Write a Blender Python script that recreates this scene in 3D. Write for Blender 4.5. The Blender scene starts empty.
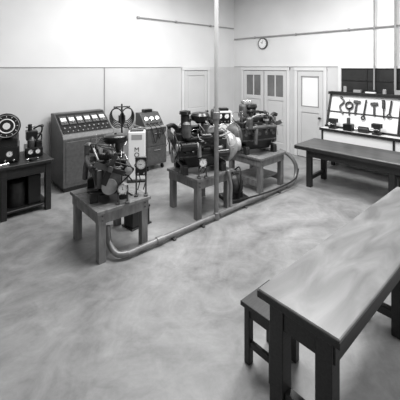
import bpy, bmesh, math, random
from mathutils import Vector, Matrix, Euler
random.seed(7)
S=bpy.context.scene
try:
    S.view_settings.view_transform='Standard'
    S.view_settings.look='None'
except Exception: pass

# ---------------------------------------------------------------- materials
def mat(name,v,rough=.5,metal=0.,noise=0.,scale=8.,bump=0.,stretch=None,v2=None,detail=6,dist=0.,spec=.5):
    m=bpy.data.materials.new(name); m.use_nodes=True
    nt=m.node_tree; bs=nt.nodes['Principled BSDF']
    bs.inputs['Roughness'].default_value=rough; bs.inputs['Metallic'].default_value=metal
    bs.inputs['Specular IOR Level'].default_value=spec
    bs.inputs['Base Color'].default_value=(v,v,v,1)
    if noise>0 or v2 is not None:
        tc=nt.nodes.new('ShaderNodeTexCoord'); n=nt.nodes.new('ShaderNodeTexNoise')
        n.inputs['Scale'].default_value=scale; n.inputs['Detail'].default_value=detail
        n.inputs['Distortion'].default_value=dist
        mp=nt.nodes.new('ShaderNodeMapping')
        if stretch: mp.inputs['Scale'].default_value=stretch
        nt.links.new(tc.outputs['Object'],mp.inputs[0]); nt.links.new(mp.outputs[0],n.inputs['Vector'])
        r=nt.nodes.new('ShaderNodeValToRGB')
        lo=v*(1-noise) if v2 is None else v; hi=min(1,v*(1+noise)) if v2 is None else v2
        r.color_ramp.elements[0].position=.3; r.color_ramp.elements[1].position=.7
        r.color_ramp.elements[0].color=(lo,lo,lo,1); r.color_ramp.elements[1].color=(hi,hi,hi,1)
        nt.links.new(n.outputs['Fac'],r.inputs[0]); nt.links.new(r.outputs[0],bs.inputs['Base Color'])
        if bump>0:
            b=nt.nodes.new('ShaderNodeBump'); b.inputs['Strength'].default_value=bump; b.inputs['Distance'].default_value=.02
            nt.links.new(n.outputs['Fac'],b.inputs['Height']); nt.links.new(b.outputs[0],bs.inputs['Normal'])
    return m
IRON=mat('cast_iron_dark',.016,.45,.2,.5,14)
IRONM=mat('cast_iron_grey',.085,.45,.3,.4,12)
ALU=mat('dull_aluminium',.30,.4,.2,.3,9)
HOUS=mat('aluminium_housing',.34,.4,.1,.2,9)
BLK=mat('black_enamel',.006,.3)
RUB=mat('black_rubber',.01,.6)
CHR=mat('polished_steel',.6,.22,.9)
WHT=mat('white_enamel',.70,.4)
FACE=mat('dial_face',.8,.5)
CREAM=mat('door_paint',.56,.45,0,.04,2)
TRIM=mat('trim_paint',.64,.45,0,.03,2)
GREY=mat('hammertone_grey',.075,.4,.1,.2,20)
GREYL=mat('light_grey_enamel',.28,.4,0,.1,10)
STAND=mat('painted_timber_stand',.10,.5,0,.0,7,.08,(2.5,2.5,.5),v2=.20,dist=.8)
DKWOOD=mat('dark_stained_wood',.014,.45,0,.5,10,.05,(1,6,6))
TOP=mat('worn_bench_top',.11,.36,0,.0,2.4,.04,(.8,2.6,1),v2=.25,dist=.9,detail=9)
TOP2=mat('dark_table_top',.035,.38,0,.0,3,.03,(7,.9,1),v2=.09,dist=.4)
PIPE=mat('galvanised_pipe',.18,.4,.3,.2,12)
PIPEW=mat('grey_painted_pipe',.34,.5,0,.05,5)
GLASSG=mat('frosted_glass_grey',.15,.25,0,.2,3)
GLASSW=mat('bright_frosted_glass',.8,.3)
INK=mat('black_ink',.01,.6)
SHADE=mat('window_darkness',.015,.4,0,.5,3)

# ---------------------------------------------------------------- mesh builder
class B:
    def __init__(s): s.bm=bmesh.new(); s.m=[]; s.M=Matrix.Identity(4)
    def add(s,t,m,smooth=False,L=None):
        if m not in s.m: s.m.append(m)
        i=s.m.index(m)
        if L is not None: bmesh.ops.transform(t,matrix=L,verts=t.verts)
        bmesh.ops.transform(t,matrix=s.M,verts=t.verts)
        for f in t.faces: f.material_index=i; f.smooth=smooth
        me=bpy.data.meshes.new('t'); t.to_mesh(me); t.free(); s.bm.from_mesh(me); bpy.data.meshes.remove(me)
    def box(s,c,d,m,rot=(0,0,0),bev=.004,taper=1.):
        t=bmesh.new(); bmesh.ops.create_cube(t,size=1)
        for v in t.verts:
            k=taper if v.co.z<0 else 1.
            v.co=Vector((v.co.x*d[0]*k,v.co.y*d[1]*k,v.co.z*d[2]))
        bv=min(bev,min(d)*.3)
        if bv>0: bmesh.ops.bevel(t,geom=list(t.edges),offset=bv,segments=2 if bv>.01 else 1,profile=.5,affect='EDGES')
        s.add(t,m,False,Matrix.Translation(c)@Euler(rot).to_matrix().to_4x4())
    def b2(s,a,b_,m,bev=.004):
        s.box([(a[i]+b_[i])/2 for i in range(3)],[abs(b_[i]-a[i]) for i in range(3)],m,bev=bev)
    def lathe(s,prof,p,axis,m,seg=24,smooth=True):
        ax=Vector(axis).normalized(); q=Vector((0,0,1)).rotation_difference(ax).to_matrix().to_4x4()
        t=bmesh.new(); rings=[]
        for r,z in prof:
            rings.append([t.verts.new((max(r,.0004)*math.cos(2*math.pi*k/seg),max(r,.0004)*math.sin(2*math.pi*k/seg),z)) for k in range(seg)])
        for a,b_ in zip(rings,rings[1:]):
            for k in range(seg): t.faces.new((a[k],a[(k+1)%seg],b_[(k+1)%seg],b_[k]))
        t.faces.new(rings[0][::-1]); t.faces.new(rings[-1])
        bmesh.ops.recalc_face_normals(t,faces=list(t.faces))
        for e in t.edges:
            if len(e.link_faces)==2 and e.calc_face_angle(0)>.6: e.smooth=False
        s.add(t,m,smooth,Matrix.Translation(p)@q)
    def cyl(s,a,b_,r,m,r2=None,seg=16):
        a=Vector(a);b_=Vector(b_); d=b_-a; l=d.length; r2=r if r2 is None else r2
        e=min(r*.12,l*.1,.006)
        s.lathe([(r-e,0),(r,e),(r2,l-e),(max(r2-e,0),l)],a,d,m,seg)
    def ball(s,c,r,m,sc=(1,1,1)):
        t=bmesh.new(); bmesh.ops.create_uvsphere(t,u_segments=16,v_segments=10,radius=r)
        s.add(t,m,True,Matrix.Translation(c)@Matrix.Diagonal((*sc,1)))
    def tube(s,pts,r,m,seg=8,n=6,closed=False,smoothp=True):
        P=[Vector(p) for p in pts]
        if smoothp and len(P)>2:
            Q=[]; N=len(P)
            rng=range(N) if closed else range(N-1)
            for i in rng:
                if closed: p0,p1,p2,p3=P[(i-1)%N],P[i],P[(i+1)%N],P[(i+2)%N]
                else: p0,p1,p2,p3=P[max(i-1,0)],P[i],P[i+1],P[min(i+2,N-1)]
                for k in range(n):
                    u=k/n
                    Q.append(.5*((2*p1)+(p2-p0)*u+(2*p0-5*p1+4*p2-p3)*u*u+(3*p1-p0-3*p2+p3)*u**3))
            if not closed: Q.append(P[-1])
            P=Q
        t=bmesh.new(); N=len(P); rings=[]; up=None
        for i,p in enumerate(P):
            if closed: d=P[(i+1)%N]-P[(i-1)%N]
            else: d=P[min(i+1,N-1)]-P[max(i-1,0)]
            if d.length<1e-7: d=Vector((0,0,1))
            d.normalize()
            if up is None: up=d.orthogonal().normalized()
            up=(up-d*up.dot(d)); up=up.normalized() if up.length>1e-5 else d.orthogonal().normalized()
            w=d.cross(up)
            rings.append([t.verts.new(p+r*(math.cos(2*math.pi*k/seg)*up+math.sin(2*math.pi*k/seg)*w)) for k in range(seg)])
        R=list(zip(rings,rings[1:]))+([(rings[-1],rings[0])] if closed else [])
        for a,b_ in R:
            for k in range(seg): t.faces.new((a[k],a[(k+1)%seg],b_[(k+1)%seg],b_[k]))
        if not closed: t.faces.new(rings[0][::-1]); t.faces.new(rings[-1])
        bmesh.ops.recalc_face_normals(t,faces=list(t.faces))
        s.add(t,m,True)
    def ring(s,c,R,r,axis,m,sy=1.,n=20,seg=8):
        q=Vector((0,0,1)).rotation_difference(Vector(axis).normalized()).to_matrix()
        pts=[Vector(c)+q@Vector((R*math.cos(2*math.pi*k/n),R*sy*math.sin(2*math.pi*k/n),0)) for k in range(n)]
        s.tube(pts,r,m,seg,closed=True,smoothp=False)
    def prism(s,prof,x0,x1,m,bev=0):
        t=bmesh.new()
        a=[t.verts.new((x0,p[0],p[1])) for p in prof]; b_=[t.verts.new((x1,p[0],p[1])) for p in prof]
        n=len(prof); t.faces.new(a[::-1]); t.faces.new(b_)
        for k in range(n): t.faces.new((a[k],a[(k+1)%n],b_[(k+1)%n],b_[k]))
        bmesh.ops.recalc_face_normals(t,faces=list(t.faces))
        if bev: bmesh.ops.bevel(t,geom=list(t.edges),offset=bev,segments=2,profile=.5,affect='EDGES')
        s.add(t,m)
    def gauge(s,c,r,axis,rim=None,dep=.03):
        ax=Vector(axis).normalized(); c=Vector(c)
        s.lathe([(r*.9,-dep),(r,-dep*.8),(r,.004),(r*.88,.006),(r*.84,0)],c,ax,rim or BLK,20)
        s.lathe([(r*.84,0),(r*.83,.002)],c,ax,FACE,20)
        u=ax.orthogonal().normalized(); w=ax.cross(u)
        for k in range(9):
            a=k*math.pi/5; d=u*math.cos(a)+w*math.sin(a)
            s.cyl(c+d*r*.64+ax*.003,c+d*r*.78+ax*.003,r*.03,INK,seg=4)
        a=random.uniform(0,6); d=u*math.cos(a)+w*math.sin(a)
        s.cyl(c-d*r*.15+ax*.004,c+d*r*.6+ax*.004,r*.035,INK,seg=4)
        s.cyl(c,c+ax*.007,r*.1,INK,seg=8)
    def done(s,name):
        me=bpy.data.meshes.new(name); s.bm.to_mesh(me); s.bm.free()
        for m in s.m: me.materials.append(m)
        o=bpy.data.objects.new(name,me); S.collection.objects.link(o); return o
def T(x,y,z,rz=0,sc=1): return Matrix.Translation((x,y,z))@Matrix.Rotation(rz,4,'Z')@Matrix.Scale(sc,4)

YW=6.5; XW=7.2; CH=4.3; X0=-1.6; Y0=-1.6
# ---------------------------------------------------------------- room
fm=bpy.data.materials.new('swirled_concrete'); fm.use_nodes=True; nt=fm.node_tree; bs=nt.nodes['Principled BSDF']
tc=nt.nodes.new('ShaderNodeTexCoord')
def noise(sc,det,dist,rough=.6,vec=None):
    n=nt.nodes.new('ShaderNodeTexNoise'); n.inputs['Scale'].default_value=sc; n.inputs['Detail'].default_value=det
    n.inputs['Distortion'].default_value=dist; n.inputs['Roughness'].default_value=rough
    nt.links.new(vec or tc.outputs['Object'],n.inputs['Vector']); return n
n1=noise(.8,7,2.2,.6); n2=noise(3.2,7,1.6,.65); n3=noise(30,3,0)
def math_(op,a,b):
    m=nt.nodes.new('ShaderNodeMath'); m.operation=op
    for i,x in enumerate((a,b)):
        if isinstance(x,(int,float)): m.inputs[i].default_value=x
        else: nt.links.new(x,m.inputs[i])
    return m.outputs[0]
mix=math_('ADD',math_('MULTIPLY',n1.outputs['Fac'],.58),math_('ADD',math_('MULTIPLY',n2.outputs['Fac'],.34),math_('MULTIPLY',n3.outputs['Fac'],.08)))
r=nt.nodes.new('ShaderNodeValToRGB'); r.color_ramp.elements[0].position=.34; r.color_ramp.elements[1].position=.66
r.color_ramp.elements[0].color=(.13,.13,.13,1); r.color_ramp.elements[1].color=(.34,.34,.34,1)
nt.links.new(mix,r.inputs[0]); nt.links.new(r.outputs[0],bs.inputs['Base Color'])
rr=math_('ADD',math_('MULTIPLY',n2.outputs['Fac'],.3),.26); nt.links.new(rr,bs.inputs['Roughness'])
bp=nt.nodes.new('ShaderNodeBump'); bp.inputs['Strength'].default_value=.05; bp.inputs['Distance'].default_value=.02
nt.links.new(mix,bp.inputs['Height']); nt.links.new(bp.outputs[0],bs.inputs['Normal'])
b=B(); b.box(((X0+XW)/2,(Y0+YW)/2,-.05),(XW-X0+.4,YW-Y0+.4,.1),fm,bev=0); b.done('floor')

wm=bpy.data.materials.new('two_tone_wall_paint'); wm.use_nodes=True; nt=wm.node_tree; bs=nt.nodes['Principled BSDF']; bs.inputs['Roughness'].default_value=.45
geo=nt.nodes.new('ShaderNodeNewGeometry'); sx=nt.nodes.new('ShaderNodeSeparateXYZ'); nt.links.new(geo.outputs['Position'],sx.inputs[0])
g=nt.nodes.new('ShaderNodeMath'); g.operation='GREATER_THAN'; g.inputs[1].default_value=2.2; nt.links.new(sx.outputs['Z'],g.inputs[0])
nz=nt.nodes.new('ShaderNodeTexNoise'); nz.inputs['Scale'].default_value=1.2; nt.links.new(geo.outputs['Position'],nz.inputs['Vector'])
ra=nt.nodes.new('ShaderNodeValToRGB'); rb=nt.nodes.new('ShaderNodeValToRGB')
for rp,(lo,hi) in ((ra,(.54,.60)),(rb,(.65,.72))):
    rp.color_ramp.elements[0].position=.3; rp.color_ramp.elements[1].position=.7
    rp.color_ramp.elements[0].color=(lo,lo,lo,1); rp.color_ramp.elements[1].color=(hi,hi,hi,1); nt.links.new(nz.outputs['Fac'],rp.inputs[0])
mx=nt.nodes.new('ShaderNodeMix'); mx.data_type='RGBA'; nt.links.new(g.outputs[0],mx.inputs[0]); nt.links.new(ra.outputs[0],mx.inputs[6]); nt.links.new(rb.outputs[0],mx.inputs[7])
nt.links.new(mx.outputs[2],bs.inputs['Base Color'])
b=B(); b.b2((X0-.2,YW,0),(XW+.15,YW+.15,CH),wm,0); b.done('wall_left')
b=B(); b.b2((XW,Y0-.2,0),(XW+.15,YW,CH),wm,0); b.done('wall_right')
CEIL=mat('ceiling_paint',.8,.6,0,.03,1)
b=B(); b.b2((X0-.2,Y0-.2,CH),(XW+.15,YW+.15,CH+.1),CEIL,0); b.done('ceiling')
b=B(); b.b2((X0,YW-.02,0),(5.16,YW,.12),GREYL,.003); b.done('baseboard_left')
b=B(); b.b2((XW-.02,Y0,0),(XW,3.56,.12),GREYL,.003); b.done('baseboard_right')
SEAM=mat('grey_moulding',.28,.5)  # plain grey for the wall trim lines and panel seam
b=B(); b.b2((X0,YW-.012,2.185),(5.16,YW,2.2),SEAM,0); b.done('trim_1')
b=B(); b.b2((XW-.012,Y0,2.2),(XW,YW-.02,2.215),SEAM,0); b.done('trim_2')
b=B(); b.b2((3.08,YW-.012,.12),(3.10,YW,2.185),SEAM,0); b.done('trim_3')

def door(name,along,a,c,top,leaves,style):
    b=B()
    def bb(u0,u1,z0,z1,d0,d1,m,bev=.004):
        d0+=.003; d1+=.003
        if along=='x': b.b2((u0,YW-d1,z0),(u1,YW-d0,z1),m,bev)
        else: b.b2((XW-d1,u0,z0),(XW-d0,u1,z1),m,bev)
    w=.08
    bb(a-w,a,0.002,top+w,0,.045,TRIM); bb(c,c+w,0.002,top+w,0,.045,TRIM); bb(a-w,c+w,top,top+w,0,.055,TRIM)
    bb(a,c,.002,top,0,.004,INK,0)
    n=leaves; lw=(c-a)/n
    for i in range(n):
        u0=a+i*lw+.012; u1=a+(i+1)*lw-.012; st=.1
        bb(u0+.003,u1-.003,.01,top-.014,0.0,.014,CREAM,0)
        bb(u0,u0+st,.01,top-.014,0,.036,CREAM); bb(u1-st,u1,.01,top-.014,0,.036,CREAM)
        bb(u0+st,u1-st,top-.13,top-.014,0,.036,CREAM); bb(u0+st,u1-st,.01,.22,0,.036,CREAM)
        if style=='panel':
            bb(u0+st,u1-st,.98,1.1,0,.036,CREAM); 
            bb(u0+st+.03,u1-st-.03,.25,.95,0,.022,CREAM); bb(u0+st+.03,u1-st-.03,1.13,top-.16,0,.022,CREAM)
        elif style=='glazed':
            bb(u0+st,u1-st,1.32,1.42,0,.036,CREAM); m_=(u0+u1)/2
            bb(u0+st,u1-st,1.42,top-.13,0.01,.018,GLASSG,0)
            bb(m_-.018,m_+.018,1.42,top-.13,0,.03,CREAM)
            bb(u0+st,u1-st,.7,.8,0,.036,CREAM)
            bb(u0+st+.03,u1-st-.03,.83,1.29,0,.022,CREAM); bb(u0+st+.03,u1-st-.03,.25,.67,0,.022,CREAM)
        else:
            bb(u0+st,u1-st,1.1,1.24,0,.036,CREAM)
            bb(u0+st,u1-st,1.24,top-.13,.01,.02,GLASSW,0)
            for q in (u0+st,u1-st-.02): bb(q,q+.02,1.24,top-.13,0,.045,GREYL)
            bb(u0+st,u1-st,1.24,1.26,0,.045,GREYL); bb(u0+st,u1-st,top-.15,top-.13,0,.045,GREYL)
            bb(u0+st+.03,u1-st-.03,.25,1.07,0,.022,CREAM)
    k=a+.07 if n==1 else a+lw-.06
    if along=='x': p=Vector((c-.06,YW-.04,1.0)); ax=Vector((0,-1,0))
    else: p=Vector((XW-.04,k,1.0)); ax=Vector((-1,0,0))
    b.cyl(p,p+ax*.05,.012,CHR); b.ball(p+ax*.065,.028,IRON); b.cyl(p,p+ax*.006,.03,CHR)
    return b.done(name)
door('door_1','x',5.26,6.08,2.11,1,'panel')
door('door_2','y',4.66,6.1,2.11,2,'glazed')
door('door_3','y',3.68,4.36,2.11,1,'lite')

b=B(); y0,y1,z0,z1=.6,3.26,1.3,2.17
b.b2((XW-.012,y0,z0),(XW-.002,y1,z1),SHADE,0)
for (a,c) in ((y0-.07,y0),(y1,y1+.07)): b.b2((XW-.05,a,z0-.07),(XW-.002,c,z1+.05),TRIM)
b.b2((XW-.05,y0,z1),(XW-.002,y1,z1+.05),TRIM); b.b2((XW-.06,y0-.05,z0-.07),(XW-.002,y1+.05,z0),TRIM)
for k in range(1,5):
    y=y0+(y1-y0)*k/5; b.b2((XW-.03,y-.013,z0),(XW-.01,y+.013,z1),IRON,0)
b.b2((XW-.03,y0,1.9),(XW-.01,y1,1.92),IRON,0)
b.done('window_1')

b=B()
b.cyl((XW-.04,Y0,3.02),(XW-.04,YW-.05,3.02),.016,GREYL)
for y in (.5,1.8,3.1,4.4,5.7): b.box((XW-.028,y,3.02),(.05,.03,.06),GREYL)
b.done('wall_conduit')
b=B()
b.cyl((3.9,YW-.04,3.34),(XW-.05,YW-.04,3.34),.013,GREYL)
for x in (3.9,5.0,6.2): b.box((x,YW-.03,3.34),(.05,.05,.05),GREYL)
b.done('wall_conduit')
b=B(); b.cyl((XW-.10,2.55,1.72),(XW-.10,2.55,CH),.014,GREYL); b.cyl((XW-.10,2.16,1.72),(XW-.10,2.16,CH),.022,GREYL)
b.done('drop_conduit')
b=B(); b.lathe([(.15,0),(.155,.02),(.15,.05),(.13,.055),(.128,.045)],(XW-.002,5.42,2.84),(-1,0,0),GREY,32)
b.lathe([(.128,.045),(.127,.047)],(XW-.002,5.42,2.84),(-1,0,0),FACE,32)
for k in range(12):
    a=k*math.pi/6; b.box((XW-.051,5.42+.108*math.cos(a),2.84+.108*math.sin(a)),(.003,.01,.01),INK,bev=0)
b.cyl((XW-.053,5.42,2.84),(XW-.053,5.47,2.88),.005,INK,seg=6); b.cyl((XW-.055,5.42,2.84),(XW-.055,5.40,2.93),.004,INK,seg=6)
b.done('wall_clock')

# ---------------------------------------------------------------- stands
def stand(x0,x1,y0,y1,h,shelf):
    b=B(); l=.085
    for x in (x0,x1-l):
        for y in (y0,y1-l): b.b2((x,y,0),(x+l,y+l,h-.04),STAND,.004)
    for y in (y0-.004,y1-l+.004): b.b2((x0-.01,y,h-.16),(x1+.01,y+l,h-.03),STAND,.004)
    for x in (x0-.004,x1-l+.004): b.b2((x,y0,h-.158),(x+l,y1,h-.032),STAND,.004)
    b.b2((x0-.03,y0-.03,h-.04),(x1+.03,y0+.13,h),STAND,.004)
    b.b2((x0-.03,y1-.13,h-.04),(x1+.03,y1+.03,h),STAND,.004)
    b.b2((x0-.03,y0+.13,h-.04),(x0+.12,y1-.13,h-.001),STAND,.004); b.b2((x1-.12,y0+.13,h-.04),(x1+.03,y1-.13,h-.001),STAND,.004)
    b.b2((x0+.12,y0+.13,h-.05),(x1-.12,y1-.13,h-.02),GREY,.002)
    if shelf:
        for x in (x0+.01,x1-l+.01): b.b2((x,y0+l,.1),(x+.05,y1-l,.18),STAND)
        b.b2((x0+.02,y0+.1,.18),(x1-.02,y1-.1,.2),STAND)
    for x in (x0,x1-l):
        for z in (h-.07,h-.12): b.cyl((x+l/2,y0-.012,z),(x+l/2,y0,z),.01,GREY,seg=6)
    return b.done('engine_stand')
stand(1.56,2.20,3.42,4.18,.60,False)
stand(3.05,3.75,3.45,4.12,.60,False)
stand(4.5,5.2,3.45,4.2,.62,True)

# ---------------------------------------------------------------- engine
def engine(M,variant,name='automobile_engine'):
    b=B(); b.M=M
    for x in (-.26,.26):
        for y in (-.17,.17): b.box((x,y,.052),(.07,.09,.1),IRON)
        b.box((x,0,.11),(.07,.42,.03),IRON)
    b.box((0,0,.13),(.56,.26,.16),BLK,taper=.8,bev=.02); b.box((0,0,.215),(.64,.32,.018),IRONM)
    b.box((0,0,.31),(.66,.31,.18),IRON,bev=.012); b.box((0,0,.405),(.66,.31,.016),IRONM)
    b.box((0,0,.455),(.64,.27,.09),IRON,bev=.012); 
    b.box((0,.03,.53),(.56,.15,.08),BLK,bev=.03); b.cyl((-.18,.03,.56),(-.18,.03,.605),.028,IRONM)
    for k in range(5):
        x=-.26+k*.13
        b.cyl((x,-.155,.31),(x,-.162,.31),.028,IRONM); b.cyl((x,.155,.31),(x,.162,.31),.028,IRONM)
        for y in (-.115,.115): b.cyl((x,y,.49),(x,y,.512),.011,ALU,seg=6)
    b.tube([(-.28,.2,.42),(-.1,.22,.43),(.1,.22,.43),(.28,.2,.42)],.034,IRONM)
    for k in range(4):
        x=-.24+k*.16; b.tube([(x,.12,.44),(x,.17,.45),(x,.21,.43)],.028,IRONM)
    b.tube([(.1,.22,.42),(.12,.24,.32),(.14,.25,.16)],.032,IRONM)
    b.tube([(-.24,-.18,.44),(-.08,-.2,.45),(.08,-.2,.45),(.24,-.18,.44)],.03,IRON)
    for k in range(3):
        x=-.22+k*.22; b.tube([(x,-.12,.44),(x,-.16,.45),(x,-.19,.445)],.026,IRON)
    cx,cy=(.02,-.17)
    b.box((cx,cy,.49),(.12,.12,.02),ALU); b.cyl((cx,cy,.5),(cx,cy,.58),.05,IRONM); b.box((cx+.06,cy,.55),(.1,.1,.08),ALU,bev=.012)
    b.cyl((cx,cy,.57),(cx,cy,.63),.055,IRONM,r2=.06); b.cyl((cx-.07,cy,.53),(cx-.05,cy,.53),.01,CHR); b.tube([(cx-.06,cy,.53),(cx-.15,cy,.56),(cx-.28,cy+.02,.5)],.004,CHR,6)
    if variant==1:
        b.lathe([(.05,0),(.14,.01),(.15,.03),(.15,.08),(.13,.095),(.02,.105),(.012,.12)],(cx,cy+.05,.63),(0,0,1),BLK,28)
    elif variant==2:
        b.lathe([(.06,0),(.07,.03),(.12,.04),(.125,.10),(.1,.13),(.02,.14)],(cx-.05,cy+.06,.63),(0,0,1),BLK,28)
        b.cyl((cx-.25,cy+.08,.5),(cx-.25,cy+.08,.74),.055,IRON); b.lathe([(.05,0),(.075,.01),(.07,.05),(.02,.06)],(cx-.25,cy+.08,.74),(0,0,1),BLK)
        b.tube([(-.15,.1,.58),(-.05,.12,.68),(.1,.08,.68),(.22,.02,.56)],.03,IRON)
    else:
        b.cyl((cx,cy,.62),(cx,cy,.68),.035,IRONM); b.lathe([(.03,0),(.11,.02),(.125,.05),(.11,.09),(.02,.1)],(cx,cy+.05,.68),(0,0,1),BLK,28)
    if variant!=1:
        b.cyl((.22,-.02,.55),(.22,-.02,.60),.02,CHR); b.cyl((.22,-.02,.60),(.22,-.02,.76),.065,IRONM); b.lathe([(.065,0),(.05,.03),(.02,.04),(.02,.06)],(.22,-.02,.76),(0,0,1),IRONM)
        b.tube([(.22,-.09,.62),(.16,-.2,.66),(.1,-.24,.6),(cx+.05,cy-.04,.56)],.007,CHR,6)
    for k in range(9):
        p=[(random.uniform(-.3,.3),random.uniform(-.2,-.1),random.uniform(.3,.5))]
        for j in range(3): p.append((p[-1][0]+random.uniform(-.12,.12),random.uniform(-.28,-.16),p[-1][2]+random.uniform(-.1,.09)))
        b.tube(p,random.choice((.006,.009,.013)),random.choice((RUB,IRONM,CHR,ALU)),6,5)
    for k in range(7):
        x=random.uniform(-.3,.3); z=random.uniform(.26,.4); b.cyl((x,-.15,z),(x,-.19,z),.013,random.choice((ALU,CHR,IRONM)),seg=6)
        x=random.uniform(-.3,.3); b.box((x,.165,random.uniform(.26,.4)),(.05,.03,.05),IRONM)
    b.tube([(-.3,.12,.5),(-.2,.16,.6),(.05,.16,.62),(.28,.12,.5)],.012,ALU,8)
    dx,dy=(-.12,.16)
    b.cyl((dx,.13,.3),(dx,dy,.36),.02,ALU); b.cyl((dx,dy,.36),(dx,dy,.52),.03,IRONM); b.cyl((dx,dy,.52),(dx,dy,.56),.05,ALU); b.lathe([(.05,0),(.055,.01),(.05,.035),(.03,.05),(.012,.07)],(dx,dy,.56),(0,0,1),BLK,18)
    for k in range(6):
        x=-.25+k*.1
        b.cyl((x,-.07,.49),(x,-.085,.55),.009,FACE,seg=8); b.cyl((x,-.085,.55),(x,-.09,.565),.006,CHR,seg=6)
        a=k*1.05; p=(dx+.03*math.cos(a),dy+.03*math.sin(a),.61)
        b.tube([(x,-.09,.565),(x,-.07,.60+.01*k),((x+dx)/2,.05,.62+.013*k),(p[0],p[1],.66),p],.0065,RUB,6,5)
    f=-.34
    b.box((f+.01,0,.29),(.03,.28,.22),IRONM,bev=.01)
    b.lathe([(.03,0),(.09,.002),(.09,.012),(.07,.02),(.09,.028),(.09,.04),(.02,.045)],(f-.0,0,.2),(-1,0,0),ALU,24)
    b.lathe([(.03,0),(.07,.002),(.07,.012),(.055,.02),(.07,.028),(.07,.04),(.02,.06)],(f-.0,0,.42),(-1,0,0),IRONM,24)
    b.lathe([(.02,0),(.045,.002),(.045,.012),(.035,.02),(.045,.028),(.045,.04),(.01,.05)],(f,-.22,.36),(-1,0,0),ALU,20)
    b.tube([(f-.02,.07,.2),(f-.02,.0,.125),(f-.02,-.07,.17),(f-.02,-.262,.34),(f-.02,-.25,.40),(f-.02,-.03,.487),(f-.02,.05,.47),(f-.02,.075,.40)],.009,RUB,6,6,True)
    nb=4 if variant!=2 else 6
    for k in range(nb):
        a=k*math.pi*2/nb+.4; c=Vector((f-.075,.11*math.cos(a),.42+.11*math.sin(a)))
        t=Matrix.Translation(c)@Matrix.Rotation(a,4,'X')@Matrix.Rotation(.5,4,'Y')
        old=b.M; b.M=old@t; b.box((0,0,0),(.006,.16,.07),ALU if variant!=1 else IRON,bev=.002); b.M=old
    b.cyl((f-.06,0,.42),(f-.09,0,.42),.035,IRONM)
    b.cyl((f+.01,-.22,.36),(f+.22,-.22,.36),.06,BLK); b.cyl((f+.22,-.22,.36),(f+.24,-.22,.36),.048,ALU); b.box((f+.1,-.19,.30),(.05,.08,.06),IRON)
    b.cyl((.12,-.2,.24),(.33,-.2,.24),.052,BLK); b.cyl((.14,-.2,.31),(.24,-.2,.31),.022,ALU)
    b.lathe([(.04,0),(.055,.02),(.055,.18),(.035,.2),(.01,.21)],(.22,.2,.40) if variant!=2 else (-.24,-.2,.46),(0,0,1),IRONM,20)
    b.cyl((-.02,-.17,.3),(.08,-.17,.3),.03,BLK); b.cyl((-.06,-.155,.36),(-.06,-.165,.2),.03,ALU)
    b.tube([(f+.06,.02,.48),(f+.02,.02,.56),(f-.04,.0,.6),(f-.1,0,.58)],.032,RUB); b.cyl((f+.06,.02,.45),(f+.06,.02,.5),.04,ALU)
    b.tube([(.25,-.16,.45),(.32,-.2,.55),(.25,-.26,.62),(.1,-.27,.6),(.06,-.22,.56)],.006,CHR,6)
    b.cyl((.3,.1,.4),(.3,.1,.66),.007,CHR,seg=6); b.ring((.3,.1,.675),.018,.004,(0,1,0),CHR)
    b.lathe([(.14,0),(.18,.01),(.21,.04),(.215,.07),(.2,.075),(.2,.1),(.14,.18),(.1,.2),(.09,.26),(.05,.265)],(.32,0,.28),(1,0,0),HOUS if variant==2 else IRONM,32)
    for k in range(10):
        a=k*math.pi/5; b.cyl((.385,.2*math.cos(a),.28+.2*math.sin(a)),(.405,.2*math.cos(a),.28+.2*math.sin(a)),.012,CHR,seg=6)
    return b.done(name)
engine(T(1.86,3.86,.60,math.radians(70),1.0),1)
engine(T(3.40,3.80,.60,math.radians(-22),1.18),2)
engine(T(4.86,3.86,.62,math.radians(160),1.12),3)

def panel(x,y,z,rz,w,h,n,name='engine_gauge_panel'):
    b=B(); b.M=T(x,y,z+.002,rz)
    for s in (-1,1): b.box((s*w*.42,0,h*.35),(.02,.02,h*.7+.0),GREY); b.box((s*w*.42,0,.01),(.05,.08,.02),GREY)
    b.box((0,-.01,h*.8),(w,.03,h*.5),BLK,bev=.006)
    for k in range(n):
        b.gauge((-w/2+w*(k+.5)/n,-.03,h*.86),min(w/n*.44,.06),(0,-1,0),CHR)
    for k in range(n+1):
        xx=-w/2+w*(k+.5)/(n+1); b.cyl((xx,-.025,h*.62),(xx,-.05,h*.62),.010,CHR,seg=10); b.tube([(xx,.0,h*.6),(xx+.02,.05,h*.4),(xx-.01,.06,.05)],.006,RUB,6)
    return b.done(name)
panel(2.14,3.48,.60,math.radians(-35),.14,.46,1)
panel(1.86,3.43,.60,math.radians(-30),.13,.2,1)
panel(3.14,3.44,.60,math.radians(-30),.13,.26,1)
b=B(); b.M=T(2.36,3.95,0,.1)
b.box((0,0,.13),(.3,.2,.22),BLK,bev=.012); b.box((0,0,.25),(.31,.21,.03),BLK)
for k in (-1,0,1): b.cyl((k*.09,.0,.265),(k*.09,0,.285),.02,GREY)
for k in (-1,1): b.cyl((k*.12,.06,.265),(k*.12,.06,.3),.014,ALU)
b.box((0,0,.01),(.34,.24,.02),DKWOOD); b.done('car_battery')
b=B(); b.M=T(4.02,3.64,0,-.3)
b.box((0,0,.03),(.4,.36,.06),IRON); b.lathe([(.12,0),(.17,.02),(.18,.05),(.18,.17),(.17,.2),(.08,.22),(.06,.27)],(-.12,0,.26),(1,0,0),IRON,28)
b.box((0,0,.1),(.22,.26,.12),BLK,bev=.01); b.box((0.02,0,.46),(.14,.12,.06),GREY,bev=.01); b.tube([(0,0,.46),(.05,-.1,.55),(.02,-.2,.4),(0,-.17,.07)],.012,RUB)
b.done('brake_dynamometer')

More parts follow.
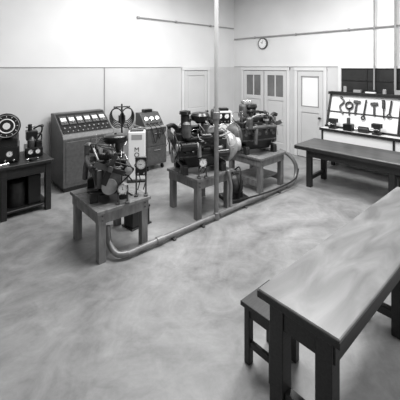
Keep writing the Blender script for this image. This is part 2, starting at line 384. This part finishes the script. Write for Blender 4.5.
# ---------------------------------------------------------------- exhaust pipe and column
b=B(); Y=3.31; z=.06
b.tube([(1.76,3.62,.3),(1.73,3.52,.16),(1.75,3.37,.075),(1.87,Y,z)],.036,PIPE,12)
b.cyl((1.85,Y,z),(3.24,Y,z),.036,PIPE); b.cyl((3.34,Y,z),(5.2,Y,z),.036,PIPE)
b.tube([(5.15,Y,z),(5.3,Y,.07),(5.44,Y+.03,.16),(5.5,Y+.08,.34),(5.46,Y+.2,.5),(5.36,Y+.34,.58)],.036,PIPE,12)
for x in (2.3,4.4,5.1): b.cyl((x-.05,Y,z),(x+.05,Y,z),.046,PIPE)
for x in (2.5,3.0,3.9,4.8): b.box((x,Y,.012),(.04,.12,.024),GREY)
b.tube([(3.6,Y,z),(3.62,Y+.03,.2),(3.65,Y+.05,.4),(3.62,3.40,.62)],.028,PIPE,10)
b.tube([(3.95,3.26,.15),(4.3,3.24,.13),(4.7,3.23,.12),(5.2,3.22,.16),(5.4,3.26,.3)],.014,RUB,8)
b.done('exhaust_pipe')
b=B(); px,py=3.29,3.31
b.cyl((px,py,.0),(px,py,1.5),.034,PIPE,seg=20); b.cyl((px,py,1.5),(px,py,CH),.03,PIPEW,seg=20)
for zz in (.06,1.5): b.cyl((px,py,zz-.05),(px,py,zz+.05),.046,PIPE,seg=20)
b.lathe([(.1,0),(.1,.008),(.04,.02)],(px,py,CH),(0,0,-1),PIPEW); b.done('exhaust_riser_pipe')

# ---------------------------------------------------------------- tester console
b=B(); X1,X2=1.97,2.94; yf,yb=5.75,6.40
b.prism([(yf,.08),(yb,.08),(yb,1.33),(yb-.16,1.33),(yf+.04,1.0),(yf,.93)],X1,X2,GREY,.012)
b.b2((X1+.03,yf+.04,0),(X2-.03,yb-.03,.08),BLK)
b.b2((X1+.05,yf-.008,.14),((X1+X2)/2-.01,yf,.88),GREY,.003); b.b2(((X1+X2)/2+.01,yf-.008,.14),(X2-.05,yf,.88),GREY,.003)
for s in (-1,1): b.cyl(((X1+X2)/2+s*.05,yf-.03,.45),((X1+X2)/2+s*.05,yf-.03,.6),.008,CHR)
sl=Vector((0,.45,.33)).normalized(); nrm=Vector((0,-.33,.45)).normalized(); ang=math.atan2(.33,.45)
base=Vector((0,yf+.04,1.0))
def on(x,u): return Vector((x,0,0))+base+sl*u+nrm*.006
b.box(on((X1+X2)/2,.28)-nrm*.003,(X2-X1-.06,.5,.012),BLK,rot=(ang,0,0),bev=.003)
for k in range(6):
    x=X1+.115+k*.148; c=on(x,.34)+nrm*.012
    b.box(c,(.13,.22,.02),GREY,rot=(ang,0,0)); b.box(c+nrm*.011+sl*.015,(.095,.085,.004),FACE,rot=(ang,0,0),bev=0)
    b.box(c+nrm*.014+sl*.01,(.006,.07,.003),INK,rot=(ang,0,.4),bev=0); b.cyl(c-sl*.075,c-sl*.075+nrm*.03,.014,CHR,seg=10)
for k in range(10): b.cyl(on(X1+.08+k*.09,.14),on(X1+.08+k*.09,.14)+nrm*.03,.015,CHR if k%2 else GREYL,seg=10)
for k in range(9): b.cyl(on(X1+.12+k*.09,.06),on(X1+.12+k*.09,.06)+nrm*.02,.011,GREYL,seg=8)
b.done('engine_analyzer_console')

b=B(); X1,X2=3.66,4.18; yf,yb=5.75,6.25
b.b2((X1,yf,.12),(X2,yb,.9),GREY,.01); b.b2((X1+.03,yf-.01,.17),(X2-.03,yf,.5),GREY,.004); b.b2((X1+.03,yf-.01,.53),(X2-.03,yf,.85),GREY,.004)
for zz in (.44,.79): b.cyl((X1+.18,yf-.03,zz),(X2-.18,yf-.03,zz),.008,CHR)
b.b2((X1-.02,yf-.02,.9),(X2+.02,yb,.93),GREYL)
b.prism([(yf+.06,.93),(yb-.03,.93),(yb-.03,1.2),(yb-.2,1.2)],X1+.02,X2-.02,GREY,.008)
n2=Vector((0,-.27,.24)).normalized(); s2=Vector((0,.24,.27)).normalized()
for k in range(3): b.gauge(Vector((X1+.12+k*.14,yf+.06,.93))+s2*.2+n2*.012,.055,n2,CHR)
for k in range(5): b.cyl(Vector((X1+.08+k*.09,yf+.06,.93))+s2*.07,Vector((X1+.08+k*.09,yf+.06,.93))+s2*.07+n2*.03,.014,RUB,seg=10)
for k in range(3): b.tube([(X1+.1+k*.1,yf+.1,1.0),(X1+.12+k*.12,yf-.03,.9),(X1+.2+k*.1,yf-.05,.6+.08*k),(X1+.3+k*.06,yf-.03,.88)],.009,RUB,6)
b.box(((X1+X2)/2,yb-.12,1.23),(.2,.14,.07),BLK,bev=.01)
for x in (X1+.07,X2-.07):
    for y in (yf+.07,yb-.07): b.cyl((x-.015,y,.05),(x+.015,y,.05),.05,RUB); b.cyl((x,y,.06),(x,y,.13),.012,ALU)
b.done('battery_test_cart')

# white floor-standing tester cabinet
b=B(); SM=T(3.29,5.50,0,math.radians(-33)); b.M=SM
b.box((0,.0,.5),(.33,.26,.92),WHT,bev=.02); b.box((0,0,.02),(.36,.3,.04),BLK); b.box((0,-.0,.975),(.25,.2,.05),GREY,bev=.01)
b.cyl((-.1,0,.99),(.1,0,1.02),.012,CHR)
b.box((0,-.131,.86),(.2,.006,.1),GREYL,bev=.002)
sg=b.done('portable_tester_cabinet')
def txt(s,M,size,sp=.8):
    c=bpy.data.curves.new('lettering','FONT'); c.body=s; c.size=size; c.extrude=.0015; c.align_x='CENTER'; c.align_y='CENTER'; c.space_line=sp
    o=bpy.data.objects.new('lettering',c); S.collection.objects.link(o); bpy.context.view_layer.update()
    me=bpy.data.meshes.new_from_object(o.evaluated_get(bpy.context.evaluated_depsgraph_get())); bpy.data.objects.remove(o)
    me.materials.clear(); me.materials.append(INK); q=bpy.data.objects.new('lettering',me); S.collection.objects.link(q); q.matrix_world=M; return q
t=txt('M\nO\nT\nO\nR',SM@Matrix.Translation((0,-.1325,.42))@Matrix.Rotation(math.pi/2,4,'X'),.125); t.parent=sg

b=B(); b.M=T(3.34,6.2,0,math.radians(-25))
b.cyl((0,0,0),(0,0,1.42),.018,BLK); b.lathe([(.15,0),(.15,.02),(.04,.05)],(0,0,0),(0,0,1),BLK)
b.cyl((-.17,-.02,1.36),(.17,-.02,1.36),.014,BLK); b.box((0,-.03,1.1),(.14,.06,.16),GREY)
for s in (-1,1):
    b.cyl((s*.13,-.02,1.36),(s*.13,-.14,1.38),.012,CHR)
    for k in range(5):
        b.ring((s*.10,-.05-k*.018,1.2-k*.015),.11+.010*k,.011,(s*.25,-1,.1*k-.2),RUB,sy=1.35,n=26)
b.tube([(.1,-.05,1.0),(.16,-.1,.8),(.05,-.1,.6),(.0,-.05,.9)],.01,RUB)
b.done('hose_rack')

b=B(); b.M=T(5.78,5.62,0,math.radians(-35))
b.box((0,0,.6),(.44,.34,1.04),WHT,bev=.015); b.box((0,-.175,.95),(.36,.02,.26),BLK)
for k in (-1,1): b.gauge((k*.085,-.19,1.0),.06,(0,-1,0),CHR)
for k in range(4): b.box((0,-.175,.3+k*.06),(.3,.01,.02),GREY)
for k in range(4): b.cyl((-.12+k*.08,-.18,.87),(-.12+k*.08,-.21,.87),.015,CHR)
for x in (-.17,.17):
    for y in (-.12,.12): b.cyl((x-.015,y,.04),(x+.015,y,.04),.04,RUB); b.cyl((x,y,.04),(x,y,.1),.012,ALU)
b.box((0,.0,1.15),(.3,.2,.06),BLK,bev=.01); b.done('battery_charger')
b=B(); b.M=T(6.2,5.15,0,math.radians(-40),1.08)
b.box((0,0,.14),(.36,.36,.06),BLK); b.cyl((0,0,.16),(0,0,1.0),.03,GREY)
for s in (-1,1): b.cyl((s*.19-.02,.0,.09),(s*.19+.02,.0,.09),.09,RUB); b.cyl((s*.12,.1,.15),(s*.12,.12,1.25),.014,CHR)
b.cyl((-.12,.12,1.25),(.12,.12,1.25),.014,CHR)
b.box((0,-.02,1.0),(.34,.2,.36),BLK,bev=.02); b.gauge((0,-.13,1.07),.085,(0,-1,0),CHR); b.box((0,-.125,.9),(.26,.01,.08),FACE)
b.box((0,0,.45),(.28,.26,.4),GREYL,bev=.01)
for k in range(4): b.ring((.16,-.12,.85-.02*k),.12+.01*k,.012,(.4,-1,.1*k),RUB,sy=1.8,n=24)
b.done('electrical_test_trolley')

# ---------------------------------------------------------------- left workbench + apparatus
b=B(); xa,xb,yf,yb,h=-.2,1.66,5.24,6.05,.78
b.b2((xa,yf,h-.05),(xb,yb,h),DKWOOD,.006); b.b2((xa+.04,yf+.04,h-.2),(xb-.04,yb-.04,h-.05),DKWOOD)
for x in (xa+.03,.95,xb-.11):
    for y in (yf+.03,yb-.11): b.b2((x,y,0),(x+.08,y+.08,h-.05),DKWOOD)
b.b2((xa+.05,yf+.06,.08),(xb-.05,yb-.06,.11),DKWOOD); b.b2((xa+.05,yb-.08,.11),(xb-.1,yb-.06,.62),BLK)
b.b2((xa+.12,yf+.05,.02),(.95,yb-.12,.61),BLK,.01)
for k in range(2): b.b2((xa+.14+k*.5,yf+.035,.05),(xa+.62+k*.5,yf+.05,.58),DKWOOD,.004); b.cyl((xa+.42+k*.5,yf+.02,.4),(xa+.42+k*.5,yf+.036,.4),.012,CHR)
b.lathe([(.13,0),(.14,.02),(.14,.36),(.09,.4),(.02,.41)],(1.19,5.52,.11),(0,0,1),IRON); b.box((1.42,5.62,.33),(.18,.5,.44),BLK,bev=.01)
b.done('workbench')
b=B(); b.M=T(.93,5.70,.782,math.radians(-14),1.12)
b.box((0,0,.11),(.62,.42,.22),BLK,bev=.02); b.prism([(-.2,.22),(.2,.22),(.2,.34),(.05,.34)],-.3,.3,BLK,.01)
b.box((.16,.02,.36),(.1,.12,.12),BLK); zc=.47; qx=.16
b.lathe([(.11,0),(.165,.01),(.17,.05),(.155,.07),(.14,.06)],(qx,-.02,zc),(0,-1,0),BLK,36)
b.lathe([(.14,.06),(.139,.063)],(qx,-.02,zc),(0,-1,0),IRON,36); b.ring((qx,-.085,zc),.15,.006,(0,1,0),ALU,n=32); b.lathe([(.045,.062),(.044,.066)],(qx,-.02,zc),(0,-1,0),FACE,24); b.ring((qx,-.085,zc),.092,.008,(0,1,0),FACE,n=28)
for k in range(12):
    a=k*math.pi/6; b.cyl((qx+.12*math.cos(a),-.086,zc+.12*math.sin(a)),(qx+.135*math.cos(a),-.086,zc+.135*math.sin(a)),.004,FACE,seg=4)
b.box((-.2,.05,.42),(.16,.2,.24),BLK,bev=.02); b.gauge((-.2,-.06,.45),.06,(0,-1,0),CHR)
for k in range(3): b.gauge((-.2+k*.2,-.215,.12),.04,(0,-1,0),CHR)
for k in range(6): b.cyl((-.25+k*.1,-.21,.04),(-.25+k*.1,-.24,.04),.012,CHR)
b.done('distributor_tester')
b=B(); b.M=T(1.49,5.72,.782,math.radians(-10),1.05)
b.box((0,0,.07),(.24,.34,.14),BLK,bev=.012); b.cyl((-.04,.05,.1),(-.04,.05,.46),.03,IRON); b.box((-.02,.02,.3),(.16,.18,.14),BLK,bev=.012)
b.lathe([(.03,0),(.065,.01),(.065,.1),(.04,.12),(.02,.16)],(-.02,-.05,.13),(0,0,1),IRONM); b.cyl((-.1,.05,.42),(.12,.05,.42),.014,CHR); b.ball((.13,.05,.42),.026,BLK)
b.ring((.08,-.05,.25),.08,.011,(1,-.6,0),IRON); b.tube([(.05,.05,.2),(.12,.0,.35),(.1,-.08,.45),(0,-.05,.4)],.012,RUB); b.box((.07,-.1,.18),(.08,.1,.09),BLK)
for k in range(2): b.gauge((-.05+k*.1,-.18,.08),.035,(0,-1,0),CHR)
b.done('magneto_tester')
b=B()
for i,(x,y) in enumerate(((.55,5.32),(1.0,5.32),(1.4,5.36))):
    b.box((x,y,.798),(.13,.05,.035),CHR if i%2 else IRON,rot=(0,0,.3*i)); b.cyl((x-.08,y+.05,.793),(x+.08,y+.04,.793),.012,CHR)
b.done('hand_tools')

# ---------------------------------------------------------------- tables
def table(M,L,W,h,topm,name,th=.05,apr=.14,leg=.09,inset=.1,mids=0):
    b=B(); b.M=M
    b.b2((0,0,h-th),(L,W,h),topm,.006); b.b2((-.004,-.004,h-th-.004),(L+.004,W+.004,h-.012),DKWOOD,.003)
    b.b2((inset,.05,h-th-apr),(L-inset,.085,h-th),DKWOOD); b.b2((inset,W-.085,h-th-apr),(L-inset,W-.05,h-th),DKWOOD)
    xs=[inset-.02,L-inset-leg+.02]+[L*(k+1)/(mids+1)-leg/2 for k in range(mids)]
    for x in xs:
        for y in (.06,W-.06-leg): b.b2((x,y,0),(x+leg,y+leg,h-th),DKWOOD,.005)
        b.b2((x+.01,.06+leg,h-th-apr),(x+leg-.01,W-.06-leg,h-th),DKWOOD); b.b2((x+.02,.06+leg,.12),(x+leg-.02,W-.06-leg,.19),DKWOOD)
    return b.done(name)
table(T(1.66,.765,0),2.65,.53,.78,TOP,'work_table',.05,.16,.10,.06,1)
table(T(5.36,3.32,0,math.radians(-90+2.5)),3.2,.80,.75,TOP2,'work_table',.07,.12,.09,.22,1)
b=B(); b.M=T(2.0,1.44,0,0)
b.box((0.02,0,.435),(.36,.32,.035),DKWOOD)
for x in (-.12,.15):
    for y in (-.11,.11): b.box((x,y,.21),(.05,.05,.42),DKWOOD)
    b.box((x,0,.15),(.03,.2,.05),DKWOOD)
b.box((.015,0,.38),(.3,.25,.07),DKWOOD); b.done('wooden_stool')

# ---------------------------------------------------------------- tool rack bench at right wall
b=B(); xf=6.54; ya,yb=.7,3.44
b.b2((xf,ya,.86),(XW-.07,yb,.90),WHT,.005); b.b2((xf-.014,ya-.004,.855),(xf,yb+.004,.905),IRON,.002)
b.b2((xf+.02,ya+.02,.50),(xf+.05,yb-.02,.86),WHT,.004); b.b2((xf+.01,ya,.47),(xf+.06,yb,.51),IRON,.002)
for y in (ya,2.0,yb-.07): 
    b.b2((xf+.06,y,0),(xf+.13,y+.07,.86),DKWOOD,.004); b.b2((XW-.16,y,0),(XW-.09,y+.07,.86),DKWOOD,.004)
    b.b2((xf+.13,y+.01,.15),(XW-.16,y+.06,.22),DKWOOD,.003); b.b2((xf,y,.5),(xf+.05,y+.035,.86),IRON,.003)
px0,pz0,px1,pz1=6.80,.91,7.02,1.60
for (y0_,y1_) in ((ya+.03,2.0),(2.03,yb-.04)):
    t=bmesh.new(); vs=[t.verts.new(p) for p in ((px0,y0_,pz0),(px0,y1_,pz0),(px1,y1_,pz1),(px1,y0_,pz1),(px0+.02,y0_,pz0),(px0+.02,y1_,pz0),(px1+.02,y1_,pz1),(px1+.02,y0_,pz1))]
    for f in ((0,1,2,3),(7,6,5,4),(0,4,5,1),(1,5,6,2),(2,6,7,3),(3,7,4,0)): t.faces.new([vs[i] for i in f])
    bmesh.ops.recalc_face_normals(t,faces=list(t.faces)); b.add(t,WHT)
for y in (ya,2.0,yb-.045):
    b.cyl((px0-.012,y+.015,pz0-.01),(px1-.012,y+.015,pz1+.02),.026,IRON,seg=8); b.cyl((7.09,y+.015,.90),(7.09,y+.015,1.62),.018,IRON,seg=8)
b.b2((px1-.08,ya-.02,1.60),(px1+.09,yb+.01,1.66),IRON,.003)
b.cyl((px0+.09,ya,1.235),(px0+.09,yb,1.235),.012,IRON,seg=8)
b.b2((px0-.04,ya,.902),(px0-.005,yb,.94),IRON,.003)
b.done('tool_bench')
b=B(); th=math.atan2(px1-px0,pz1-pz0)
y=3.33
for k in range(18):
    y-=random.uniform(.10,.19)
    if abs(y-2.0)<.05: continue
    t_=random.choice((0,1,2,3,4)); hz=random.uniform(.82,.95)
    b.M=Matrix.Translation((px0+(px1-px0)*hz-.026,y,pz0+(pz1-pz0)*hz))@Matrix.Rotation(th,4,'Y')@Matrix.Rotation(random.uniform(-.15,.15),4,'X')
    b.cyl((.026,0,0),(-.02,0,0),.008,IRON,seg=6); L=random.uniform(.7,1.1)
    if t_==0: b.cyl((-.01,0,0),(-.01,0,-.34*L),.016,IRON); b.ring((-.01,0,-.34*L-.03),.035,.012,(1,0,0),IRON)
    elif t_==1: b.box((-.01,0,-.17*L),(.016,.04,.34*L),IRON); b.box((-.01,0,-.03),(.026,.14,.06),BLK)
    elif t_==2: b.cyl((-.015,0,.01),(-.015,0,-.16),.028,BLK); b.cyl((-.015,0,-.16),(-.015,0,-.40*L),.012,IRON)
    elif t_==3: b.ring((-.015,0,-.12),.07,.018,(1,0,0),BLK); b.cyl((-.015,0,-.18),(-.015,0,-.42*L),.014,IRON)
    else: b.tube([(-.012,.03,0),(-.012,-.05,-.12*L),(-.012,.04,-.24*L),(-.012,-.03,-.42*L)],.018,IRONM,6)
b.done('hanging_tools')
b=B(); z=.902
for y,t_ in ((3.2,0),(2.88,1),(2.6,2),(2.34,0),(1.8,1),(1.5,2)):
    X=6.66
    if t_==0:
        b.box((X,y,z+.02),(.14,.14,.04),IRON); b.box((X,y,z+.08),(.1,.1,.12),IRON,bev=.01); b.box((X-.04,y,z+.17),(.04,.17,.08),IRON); b.box((X+.03,y,z+.17),(.04,.17,.08),IRON); b.cyl((X-.05,y,z+.11),(X-.12,y,z+.11),.014,CHR); b.cyl((X-.115,y-.08,z+.11),(X-.115,y+.08,z+.11),.007,CHR)
    elif t_==1:
        b.box((X,y,z+.07),(.14,.18,.14),BLK,bev=.01); b.cyl((X,y,z+.14),(X,y,z+.26),.035,IRONM)
    else:
        b.cyl((X,y-.1,z+.06),(X,y+.08,z+.06),.06,IRON); b.cyl((X,y+.08,z+.06),(X,y+.16,z+.06),.03,CHR)
b.done('bench_vises_and_parts')
b=B()
for k in range(8):
    y=3.1-k*.26; hh=random.choice((.06,.09,.12)); X=7.0; z=1.66
    if k%3==0: b.cyl((X,y,z),(X,y,z+hh),.035,GREYL); b.cyl((X,y,z+hh),(X,y,z+.01+hh),.03,CHR)
    elif k%3==1: b.box((X,y,z+hh/2),(.08,.15,hh),GREYL,bev=.005)
    else: b.box((X,y,z+.015),(.06,.2,.03),WHT)
b.done('shelf_supplies')

# ---------------------------------------------------------------- lights
W=bpy.data.worlds.new('world'); S.world=W; W.use_nodes=True
W.node_tree.nodes['Background'].inputs[0].default_value=(1,1,1,1); W.node_tree.nodes['Background'].inputs[1].default_value=.33
def area(n,loc,rot,sx_,sy_,e):
    l=bpy.data.lights.new(n,'AREA'); l.shape='RECTANGLE'; l.size=sx_; l.size_y=sy_; l.energy=e
    o=bpy.data.objects.new(n,l); o.location=loc; o.rotation_euler=rot; S.collection.objects.link(o); return o
area('ceiling_lamp_a',(2.4,2.8,4.2),(0,0,0),1.2,.9,128)
area('ceiling_lamp_b',(4.8,2.6,4.2),(0,0,0),1.1,1.1,168)
area('ceiling_lamp_c',(3.4,4.7,4.2),(0,0,0),2.0,.6,98)
area('window_light',(4.6,-1.5,2.3),(math.radians(80),0,math.radians(-5)),2.4,1.6,72)

# ---------------------------------------------------------------- camera
c=bpy.data.cameras.new('camera'); o=bpy.data.objects.new('camera',c); S.collection.objects.link(o); S.camera=o
c.sensor_width=36; c.lens=323/400*36; c.shift_y=-.3325; c.clip_start=.05
o.location=(0,0,2.2); o.rotation_euler=(math.pi/2,0,-math.atan2(.668,.744))
